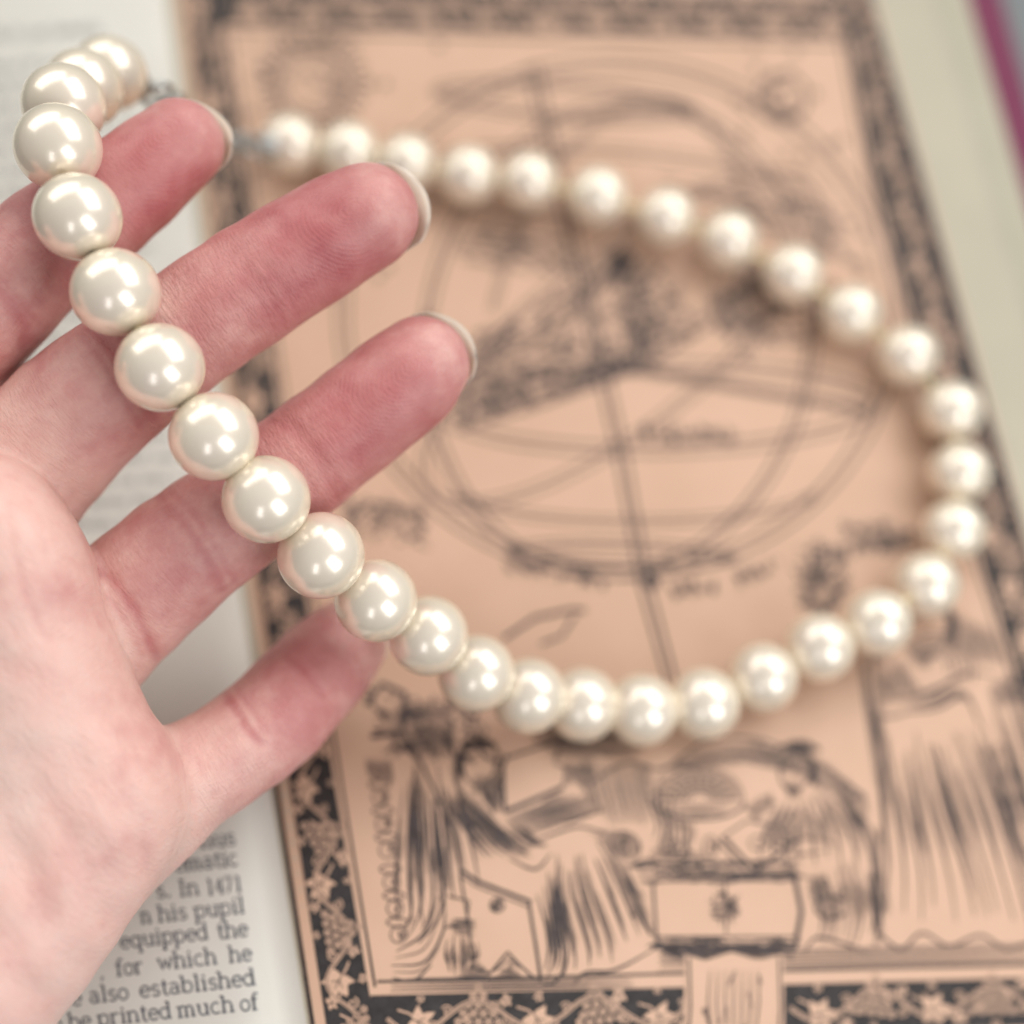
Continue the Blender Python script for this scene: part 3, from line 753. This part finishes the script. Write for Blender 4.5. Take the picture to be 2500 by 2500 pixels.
def pearl_mesh():
    nu, nv = 56, 36; V, F = [], []
    for j in range(1, nv):
        th = math.pi * j / nv
        for i in range(nu):
            p = 2 * math.pi * i / nu
            V.append((R_PEARL * math.sin(th) * math.cos(p), R_PEARL * math.sin(th) * math.sin(p), R_PEARL * math.cos(th)))
    for j in range(nv - 2):
        for i in range(nu):
            a = j * nu + i; b_ = j * nu + (i + 1) % nu
            F.append((a, a + nu, b_ + nu, b_))
    t = len(V); V.append((0, 0, R_PEARL - 0.3)); V.append((0, 0, -R_PEARL + 0.3))   # drill holes as dimples
    for i in range(nu):
        F.append((t, i, (i + 1) % nu)); k = (nv - 2) * nu
        F.append((t + 1, k + (i + 1) % nu, k + i))
    me = bpy.data.meshes.new('pearl'); me.from_pydata([tuple(np.array(v) * U) for v in V], [], F)
    me.polygons.foreach_set('use_smooth', [True] * len(me.polygons)); me.materials.append(MAT_PEARL); me.update()
    return me
PM = pearl_mesh()
nl = np.array(neck.location) / U
for i, w in enumerate(PW):
    o = bpy.data.objects.new('pearl', PM); link(o, neck)
    a, c_ = PW[max(i - 1, 0)], PW[min(i + 1, len(PW) - 1)]
    o.location = Vector((w - nl)) * U
    q = Vector(c_ - a).to_track_quat('Z', 'Y'); q.rotate(Matrix.Identity(3))
    e_ = q.to_euler(); e_.rotate_axis('Z', random.uniform(0, 6.28)); o.rotation_euler = e_
    s_ = random.uniform(0.975, 1.012) * (1.03 if 9 <= i <= 16 else 1.0); o.scale = (s_, s_, s_ * random.uniform(.985, 1.0))

def tube(path, r, n=10, closed=False):
    P = np.array(path, float); V, F = [], []; m_ = len(P)
    for i in range(m_):
        if closed: t = P[(i + 1) % m_] - P[i - 1]
        else: t = P[min(i + 1, m_ - 1)] - P[max(i - 1, 0)]
        t /= np.linalg.norm(t) + 1e-9
        a = np.cross(t, [0.31, 0.2, 0.93]); a /= np.linalg.norm(a); bq = np.cross(t, a)
        rad = r[i] if hasattr(r, '__len__') else r
        for k in range(n):
            an = 2 * math.pi * k / n; V.append(P[i] + rad * (a * math.cos(an) + bq * math.sin(an)))
    for i in range(m_ if closed else m_ - 1):
        for k in range(n):
            j = (i + 1) % m_
            F.append((i * n + k, j * n + k, j * n + (k + 1) % n, i * n + (k + 1) % n))
    if not closed:
        F.append(tuple(range(n))[::-1]); F.append(tuple((m_ - 1) * n + k for k in range(n)))
    return V, F

V, F = tube(PW, 0.75, 8); mesh_obj('cord', V, F, MAT_CORD, neck, True)
# clasp: end caps, a short run of links and a hook, hanging from the first pearl behind the finger to the last
A, B = PW[0], PW[-1]
mid1 = c2w(cam_pt(385, 232, 224)); mid2 = c2w(cam_pt(470, 300, 240)); mid3 = c2w(cam_pt(590, 352, 256))
ctrl = [A, mid1, mid2, mid3, B]
def spline(ctrl, n):
    C = [2 * np.array(ctrl[0]) - np.array(ctrl[1])] + [np.array(c) for c in ctrl] + [2 * np.array(ctrl[-1]) - np.array(ctrl[-2])]
    out = []
    for i in range(1, len(C) - 2):
        for k in range(n):
            t = k / n; p0, p1, p2, p3 = C[i - 1:i + 3]
            out.append(.5 * ((2 * p1) + (p2 - p0) * t + (2 * p0 - 5 * p1 + 4 * p2 - p3) * t ** 2 + (3 * p1 - p0 - 3 * p2 + p3) * t ** 3))
    out.append(C[-2]); return np.array(out)
cp = spline(ctrl, 30)
dist = np.concatenate([[0], np.cumsum(np.linalg.norm(np.diff(cp, axis=0), axis=1))])
clasp = mesh_obj('clasp', *tube(cp[(dist > 5.5) & (dist < dist[-1] - 5.5)], 0.35, 8), MAT_SILVER, neck, True)
tag(clasp, 'silver hook clasp behind the index fingertip')
def ring(c0, ax, r, w, sq=1.0):
    ax = ax / np.linalg.norm(ax); u = np.cross(ax, [0, 0, 1.0]); u /= np.linalg.norm(u); v = np.cross(ax, u)
    return tube([c0 + r * (u * math.cos(t) + v * math.sin(t) * sq) for t in np.linspace(0, 2 * math.pi, 25)[:-1]], w, 8, True)
for end in (A, B):
    other = cp[6] if end is A else cp[-7]
    d_ = (other - end) / np.linalg.norm(other - end)
    V, F = tube([end + d_ * 5.2, end + d_ * 6.0, end + d_ * 7.0, end + d_ * 8.0], [2.4, 2.5, 1.6, 0.6], 14)
    mesh_obj('bead_cap', V, F, MAT_SILVER, clasp, True)
k = 0; sd = 9.5
while sd < dist[-1] - 9:
    j = int(np.searchsorted(dist, sd)); t_ = cp[min(j + 1, len(cp) - 1)] - cp[j - 1]
    side = np.cross(t_, [0, 0, 1.0]) if k % 2 == 0 else np.cross(t_, np.cross(t_, [0, 0, 1.0]))
    V, F = ring(cp[j], side, 2.5, 0.55); mesh_obj('link', V, F, MAT_SILVER, clasp, True); sd += 4.1; k += 1

# ------------------------------------------------------------------ hand: a distance field of tapering limbs, turned into one skin
def chain(pts, n=8):
    P = np.array([[*cam_pt(x, y, Z), r * Z / FP] for (x, y, Z, r) in pts]); return spline(list(P), n)
index = chain([(437, 352, 199, 110), (330, 442, 198, 124), (215, 532, 197, 137), (110, 612, 196, 144), (0, 715, 194, 150), (-120, 850, 196, 158), (-250, 1030, 196, 170), (-330, 1200, 194, 180)])
middle = chain([(895, 527, 196, 127), (790, 586, 196, 139), (655, 670, 195.5, 144), (455, 805, 195, 150), (282, 932, 194, 160), (190, 1010, 195, 168), (85, 1120, 196, 174), (-30, 1260, 195, 178)])
ringf = chain([(1027, 893, 198, 121), (978, 940, 198, 133), (827, 1058, 198, 137), (743, 1125, 198, 140), (547, 1275, 197, 147), (435, 1360, 196, 154), (304, 1475, 197, 163), (230, 1550, 197, 166), (90, 1700, 195, 172)])
pinky = chain([(838, 1572, 212, 106), (800, 1612, 210, 119), (709, 1712, 204, 129), (640, 1780, 201, 131), (543, 1848, 198, 132), (440, 1912, 196, 141), (330, 2000, 194, 160), (180, 2100, 192, 190)])
thumb = chain([(-520, 860, 172, 150), (-560, 1050, 174, 168), (-560, 1300, 178, 185), (-520, 1600, 184, 230), (-420, 1950, 190, 290)])
palm = [chain([(-420, 1270, 186, 195), (-180, 1275, 184, 195), (-52, 1300, 182.5, 190), (28, 1376, 182.5, 190), (46, 1500, 182.5, 190), (106, 1690, 183.5, 192), (182, 1868, 186, 194)]),
        chain([(182, 1868, 187, 194), (258, 1962, 186, 213), (185, 2068, 185, 228), (40, 2268, 182, 240), (-55, 2372, 180, 250), (-220, 2580, 178, 280), (-480, 2900, 180, 330)]),
        chain([(-52, 1300, 188, 188), (-260, 1800, 186, 230), (-420, 2200, 184, 290), (-560, 2600, 182, 330), (-700, 2950, 182, 340)]),
        chain([(58, 1500, 188, 188), (-120, 1900, 186, 235), (-300, 2300, 184, 280)]),
        chain([(106, 1690, 188, 188), (0, 2000, 186, 235), (-200, 2380, 183, 280)]),
        chain([(-420, 1270, 189, 195), (-480, 1800, 188, 250), (-560, 2300, 186, 300)])]
VX = 0.5
lo = np.array([-135.0, -120.0, 150.0]); hi = np.array([0.0, 68.0, 232.0])
dims = np.ceil((hi - lo) / VX).astype(int)
axs = [lo[i] + VX * np.arange(dims[i]) for i in range(3)]
def field(chains, margin=9.0):
    D = np.full(dims, margin, np.float32)
    for C in chains:
        for a, b_ in zip(C[:-1], C[1:]):
            m_ = margin + max(a[3], b_[3])
            i0 = np.maximum(((np.minimum(a[:3], b_[:3]) - m_ - lo) / VX).astype(int), 0)
            i1 = np.minimum(((np.maximum(a[:3], b_[:3]) + m_ - lo) / VX).astype(int) + 1, dims)
            if np.any(i1 <= i0): continue
            x = axs[0][i0[0]:i1[0], None, None].astype(np.float32); y_ = axs[1][None, i0[1]:i1[1], None].astype(np.float32); z = axs[2][None, None, i0[2]:i1[2]].astype(np.float32)
            d = (b_ - a)[:3]; L2 = float(d @ d) + 1e-9
            t = np.clip(((x - a[0]) * d[0] + (y_ - a[1]) * d[1] + (z - a[2]) * d[2]) / np.float32(L2), 0, 1)
            q = np.sqrt((x - a[0] - t * d[0]) ** 2 + (y_ - a[1] - t * d[1]) ** 2 + (z - a[2] - t * d[2]) ** 2) - (a[3] + t * (b_[3] - a[3]))
            sub = D[i0[0]:i1[0], i0[1]:i1[1], i0[2]:i1[2]]
            np.minimum(sub, q.astype(np.float32), out=sub)
    return D
def smin(a, b_, k):
    h = np.maximum(k - np.abs(a - b_), 0) / k
    return np.minimum(a, b_) - h * h * k * 0.25
PD = field([palm[0]])
for c_ in palm[1:]: PD = smin(PD, field([c_]), 8.0)
PD = smin(PD, field([thumb]), 7.0) + 1.1; PD = smin(PD, field([pinky]), 2.6)
FD = field([index])
for c_ in (middle, ringf): FD = smin(FD, field([c_]), 1.2)
SD = smin(FD, PD, 1.0)

def surface_nets(S):
    s = S < 0
    c = np.zeros(np.array(S.shape) - 1, np.uint8)
    cnt = np.zeros(c.shape, np.float32); acc = np.zeros((*c.shape, 3), np.float32)
    n = S.shape
    anyin = np.zeros(c.shape, bool); allin = np.ones(c.shape, bool)
    for dx in (0, 1):
        for dy in (0, 1):
            for dz in (0, 1):
                q = s[dx:n[0] - 1 + dx, dy:n[1] - 1 + dy, dz:n[2] - 1 + dz]; anyin |= q; allin &= q
    cells = np.argwhere(anyin & ~allin)
    idx = np.full(c.shape, -1, np.int64); idx[tuple(cells.T)] = np.arange(len(cells))
    P = np.zeros((len(cells), 3)); W = np.zeros(len(cells))
    corners = [(a, b_, d) for a in (0, 1) for b_ in (0, 1) for d in (0, 1)]
    for i, p in enumerate(corners):
        for ax in range(3):
            if p[ax] == 0:
                q = list(p); q[ax] = 1
                v0 = S[tuple((cells + p).T)]; v1 = S[tuple((cells + q).T)]
                m_ = (v0 < 0) != (v1 < 0); t = np.where(m_, v0 / np.where(m_, v0 - v1, 1), 0)
                pos = np.tile(np.array(p, float), (len(cells), 1)); pos[:, ax] = t
                P[m_] += pos[m_]; W += m_
    V = (cells + P / W[:, None]) * VX + lo
    F = []
    for ax in range(3):
        sl0 = [slice(None)] * 3; sl1 = [slice(None)] * 3; sl0[ax] = slice(0, -1); sl1[ax] = slice(1, None)
        cross = np.argwhere(s[tuple(sl0)] != s[tuple(sl1)])
        b1, b2 = (ax + 1) % 3, (ax + 2) % 3
        ok = (cross[:, b1] > 0) & (cross[:, b2] > 0) & (cross[:, b1] < n[b1] - 1) & (cross[:, b2] < n[b2] - 1)
        cross = cross[ok]; inside = s[tuple(cross.T)]
        e1 = np.zeros(3, int); e1[b1] = 1; e2 = np.zeros(3, int); e2[b2] = 1
        q = np.stack([idx[tuple((cross - e1 - e2).T)], idx[tuple((cross - e2).T)], idx[tuple(cross.T)], idx[tuple((cross - e1).T)]], 1)
        q[~inside] = q[~inside][:, ::-1]
        F.append(q)
    return V, np.concatenate(F)
HV, HF = surface_nets(SD)
del PD, FD, SD
# relax a little (umbrella smoothing over quad edges)
ed = np.concatenate([HF[:, [0, 1]], HF[:, [1, 2]], HF[:, [2, 3]], HF[:, [3, 0]]])
def relax(V, it, lam):
    for _ in range(it):
        acc = np.zeros_like(V); cnt = np.zeros(len(V))
        for a, b_ in ((0, 1), (1, 0)):
            for k in range(3): acc[:, k] += np.bincount(ed[:, a], V[ed[:, b_], k], len(V))
            cnt += np.bincount(ed[:, a], minlength=len(V))
        V = V + lam * (acc / np.maximum(cnt, 1)[:, None] - V)
    return V
HV = relax(HV, 6, 0.5)
def vnormals(V):
    n = np.cross(V[HF[:, 2]] - V[HF[:, 0]], V[HF[:, 3]] - V[HF[:, 1]]); o = np.zeros_like(V)
    for c_ in range(4):
        for k in range(3): o[:, k] += np.bincount(HF[:, c_], n[:, k], len(V))
    return o / (np.linalg.norm(o, axis=1)[:, None] + 1e-12)
NV = vnormals(HV)
PXV = np.stack([CX + HV[:, 0] / HV[:, 2] * FP, CY - HV[:, 1] / HV[:, 2] * FP], 1)
front = np.clip(-NV[:, 2] * 2.5, 0, 1)
# per-vertex finger coordinates: along from the tip, across, depth
best = np.full(len(HV), 1e9); fc = np.zeros((len(HV), 3)); flush_shade = np.full(len(HV), 0.25); tipw = np.zeros(len(HV))
specs = [(index, 0.86), (middle, 0.88), (ringf, 0.84), (pinky, 0.66)]
for fi, (C, amt) in enumerate(specs):
    D_ = spline(list(C[::3]), 8); P3 = D_[:, :3]
    arc = np.concatenate([[0], np.cumsum(np.linalg.norm(np.diff(P3, axis=0), axis=1))])
    near = np.where((HV[:, 0] > P3[:, 0].min() - 14) & (HV[:, 1] > P3[:, 1].min() - 14) & (HV[:, 1] < P3[:, 1].max() + 14))[0]
    for ch in np.array_split(near, max(1, len(near) // 20000)):
        dd = np.linalg.norm(HV[ch][:, None, :] - P3[None], axis=2); j = np.argmin(dd - D_[None, :, 3], axis=1)
        sd_ = dd[np.arange(len(ch)), j] - D_[j, 3]
        upd = sd_ < best[ch]; c2 = ch[upd]; jj = j[upd]
        best[c2] = sd_[upd]
        tg = P3[np.minimum(jj + 1, len(P3) - 1)] - P3[np.maximum(jj - 1, 0)]; tg /= np.linalg.norm(tg, axis=1)[:, None]
        rel = HV[c2] - P3[jj]
        side = np.cross(tg, [0, 0, 1.0]); side /= np.linalg.norm(side, axis=1)[:, None]
        along = arc[jj] + (rel * tg).sum(1) + 8.0; fc[c2, 0] = along
        fc[c2, 1] = (rel * side).sum(1); fc[c2, 2] = rel[:, 2] + fi * 40
        near_f = np.clip(1 - sd_[upd] / 2.0, 0, 1)
        s_ = np.clip(along / arc[-1], 0, 1.2)
        base = amt * (0.74 + 0.26 * np.exp(-((along - 15) / 9.0) ** 2) + 0.06 * np.cos(along / 4.2)) * (1 - 0.40 * np.clip((s_ - .5) / .5, 0, 1))  # natural flush, plus the fingers' shade against the palm painted in
        tipred = 1 - 0.13 * np.exp(-((along - 4) / 4.0) ** 2)
        flush_shade[c2] = 0.25 * (1 - near_f) + base * tipred * near_f
        tipw[c2] = near_f * np.clip((26 - along) / 8, 0, 1)
# palm coordinates elsewhere
pm = best > 1.5
fc[pm, 0] = (-HV[pm, 0] * 0.75 + -HV[pm, 1] * 0.66) * 0.7; fc[pm, 1] = (HV[pm, 0] * 0.66 - HV[pm, 1] * 0.75); fc[pm, 2] = HV[pm, 2] + 200
fold = np.array([(-200, 1115), (0, 1110), (109, 1143), (167, 1216), (203, 1309), (232, 1432), (272, 1501), (308, 1617), (322, 1675), (373, 1787), (399, 1852)], float)
def segdist(P, poly):
    d = np.full(len(P), 1e9)
    for a, b_ in zip(poly[:-1], poly[1:]):
        ab = b_ - a; t = np.clip(((P - a) @ ab) / (ab @ ab), 0, 1); d = np.minimum(d, np.linalg.norm(P - a - t[:, None] * ab, axis=1))
    return d
flush_shade += pm * 0.10 * np.exp(-(segdist(PXV, fold) / 160) ** 2)
for (x, y_, r, a) in ((120, 1480, 150, .09), (300, 1830, 110, .13), (60, 2250, 170, .10), (240, 2080, 110, .07), (30, 1900, 170, -.06), (0, 2000, 200, -.04), (80, 1600, 140, .04)):
    flush_shade += a * np.exp(-((PXV[:, 0] - x) ** 2 + (PXV[:, 1] - y_) ** 2) / r ** 2) * pm
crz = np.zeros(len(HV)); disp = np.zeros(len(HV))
CRE = [([(600, 655), (655, 712), (690, 780), (705, 820)], .55, .22, .35), ([(590, 675), (635, 730), (668, 800)], .5, .16, .25), ([(640, 640), (690, 700), (725, 770)], .5, .12, .2),
       ([(225, 800), (270, 850), (320, 925), (370, 1010)], .8, .5, .8), ([(255, 820), (300, 880), (345, 960)], .6, .28, .5), ([(205, 825), (250, 880), (300, 960), (340, 1040)], .6, .22, .4),
       ([(-20, 690), (20, 730), (62, 800), (60, 850)], .9, .6, .8), ([(-20, 660), (40, 720), (90, 790)], .6, .25, .4),
       ([(655, 1020), (715, 1050), (770, 1115), (825, 1215)], .6, .3, .4), ([(690, 1010), (750, 1060), (800, 1130), (845, 1200)], .5, .18, .3),
       ([(385, 1210), (440, 1262), (500, 1350), (545, 1440)], .8, .4, .5), ([(410, 1195), (470, 1250), (530, 1345), (575, 1420)], .6, .25, .35),
       ([(222, 1372), (288, 1430), (333, 1501), (368, 1575), (385, 1610)], .8, .55, .9), ([(260, 1450), (310, 1520), (350, 1600)], .5, .25, .4),
       ([(548, 1690), (580, 1735), (602, 1775), (635, 1812)], .7, .4, .9), ([(575, 1680), (612, 1730), (650, 1790)], .5, .2, .4),
       ([(700, 1600), (750, 1640), (790, 1700)], .5, .2, .4),
       ([(400, 1830), (440, 1880), (470, 1960)], .8, .25, .3), ([(430, 1800), (480, 1860), (520, 1940)], .6, .2, .2),
       ([(20, 1230), (30, 1330), (60, 1440), (110, 1560)], .5, .16, .25), ([(-40, 1300), (0, 1460), (40, 1560)], .5, .14, .2), ([(100, 1290), (120, 1380), (160, 1440)], .4, .1, .15),
       ([(-30, 1620), (90, 1640), (200, 1690), (300, 1780)], 1.2, .18, .15),
       ([(60, 1860), (150, 2000), (215, 2140), (240, 2230)], 1.7, .8, .22), ([(180, 1840), (270, 1960), (330, 2080)], 1.5, .75, .22), ([(-30, 1930), (60, 2090), (110, 2250)], 1.9, .8, .2),
       ([(290, 1900), (345, 2010), (365, 2130)], 1.3, .65, .25), ([(120, 1850), (220, 1990), (280, 2120)], 1.4, .55, .18), ([(-50, 2230), (40, 2330), (70, 2420)], 1.8, .7, .2)]
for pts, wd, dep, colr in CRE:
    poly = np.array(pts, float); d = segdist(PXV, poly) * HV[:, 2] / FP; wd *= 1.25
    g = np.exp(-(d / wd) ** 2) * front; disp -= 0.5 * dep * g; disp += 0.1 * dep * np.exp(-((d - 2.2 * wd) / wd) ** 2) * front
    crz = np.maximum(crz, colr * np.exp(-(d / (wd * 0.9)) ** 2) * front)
# gentle uneven swelling so that the outline is not machine-smooth
disp += 0.14 * np.sin(HV[:, 0] * 0.55 + 1.3 * np.sin(HV[:, 1] * .31)) * np.sin(HV[:, 1] * 0.47 + HV[:, 2] * .3)
HV = HV + NV * disp[:, None]
HW = c2w(HV)
hand = empty('hand', tuple(c2w(cam_pt(-100, 1900, 187))))
tag(hand, 'left hand with spread fingers, palm up, holding the string of pearls over the book', 'hand')
skin = mesh_obj('skin', HW, HF.tolist(), MAT_SKIN, hand, True)
me = skin.data
at = me.attributes.new('skin_tone', 'FLOAT_COLOR', 'POINT')
at.data.foreach_set('color', np.stack([flush_shade, crz, tipw, np.clip(np.abs(best - 1.5) / 1.2, 0, 1)], 1).astype(np.float32).ravel())
at = me.attributes.new('fcoord', 'FLOAT_VECTOR', 'POINT'); at.data.foreach_set('vector', fc.astype(np.float32).ravel())

# nails: curved plates on the far side of each fingertip, with a free edge standing past the pad
def nail(C, ext, half, roll=0.0):
    p0, r0 = C[0][:3], C[0][3]; t = C[0][:3] - C[4][:3]; t /= np.linalg.norm(t)
    dors = np.array([0, 0, 1.0]); dors -= t * (dors @ t); dors /= np.linalg.norm(dors)
    side = np.cross(t, dors)
    if roll:
        c_, s_ = math.cos(roll), math.sin(roll); dors, side = dors * c_ + side * s_, side * c_ - dors * s_
    nu, nv = 20, 14; V, F = [], []
    for lay in (0, 1):
        for j in range(nv + 1):
            for i in range(nu + 1):
                u = -1 + 2 * i / nu; an = u * half; across = r0 * 0.97 * math.sin(an)
                end = math.sqrt(max(1.0, (r0 + ext) ** 2 - across ** 2 * (1.0 + 0.22 * u * u))) + 0.45 + 0.12 * math.sin(5 * u + r0)
                s0 = -7.0; al = s0 + (end - s0) * j / nv
                dz = max(0.42 * r0, math.sqrt(max(0.0, r0 * r0 - max(al, 0) ** 2))) + 0.25 - 0.4 * lay
                V.append(p0 + t * al + dors * (dz * math.cos(an)) + side * across)
    w = nu + 1; L = (nv + 1) * w
    for lay in (0, 1):
        for j in range(nv):
            for i in range(nu):
                a = lay * L + j * w + i; q = (a, a + 1, a + w + 1, a + w); F.append(q if lay == 0 else q[::-1])
    rim = [i for i in range(w)] + [j * w + nu for j in range(1, nv + 1)] + [nv * w + i for i in range(nu - 1, -1, -1)] + [j * w for j in range(nv - 1, 0, -1)]
    for a, b_ in zip(rim, rim[1:] + rim[:1]): F.append((a, a + L, b_ + L, b_))
    return mesh_obj('fingernail', c2w(np.array(V)), F, MAT_NAIL, hand, True)
nail(index, 0.85, 1.15, 0.0); nail(middle, 1.3, 1.15, 0.0); nail(ringf, 0.9, 1.15, 0.0); nail(pinky, 1.0, 1.2)
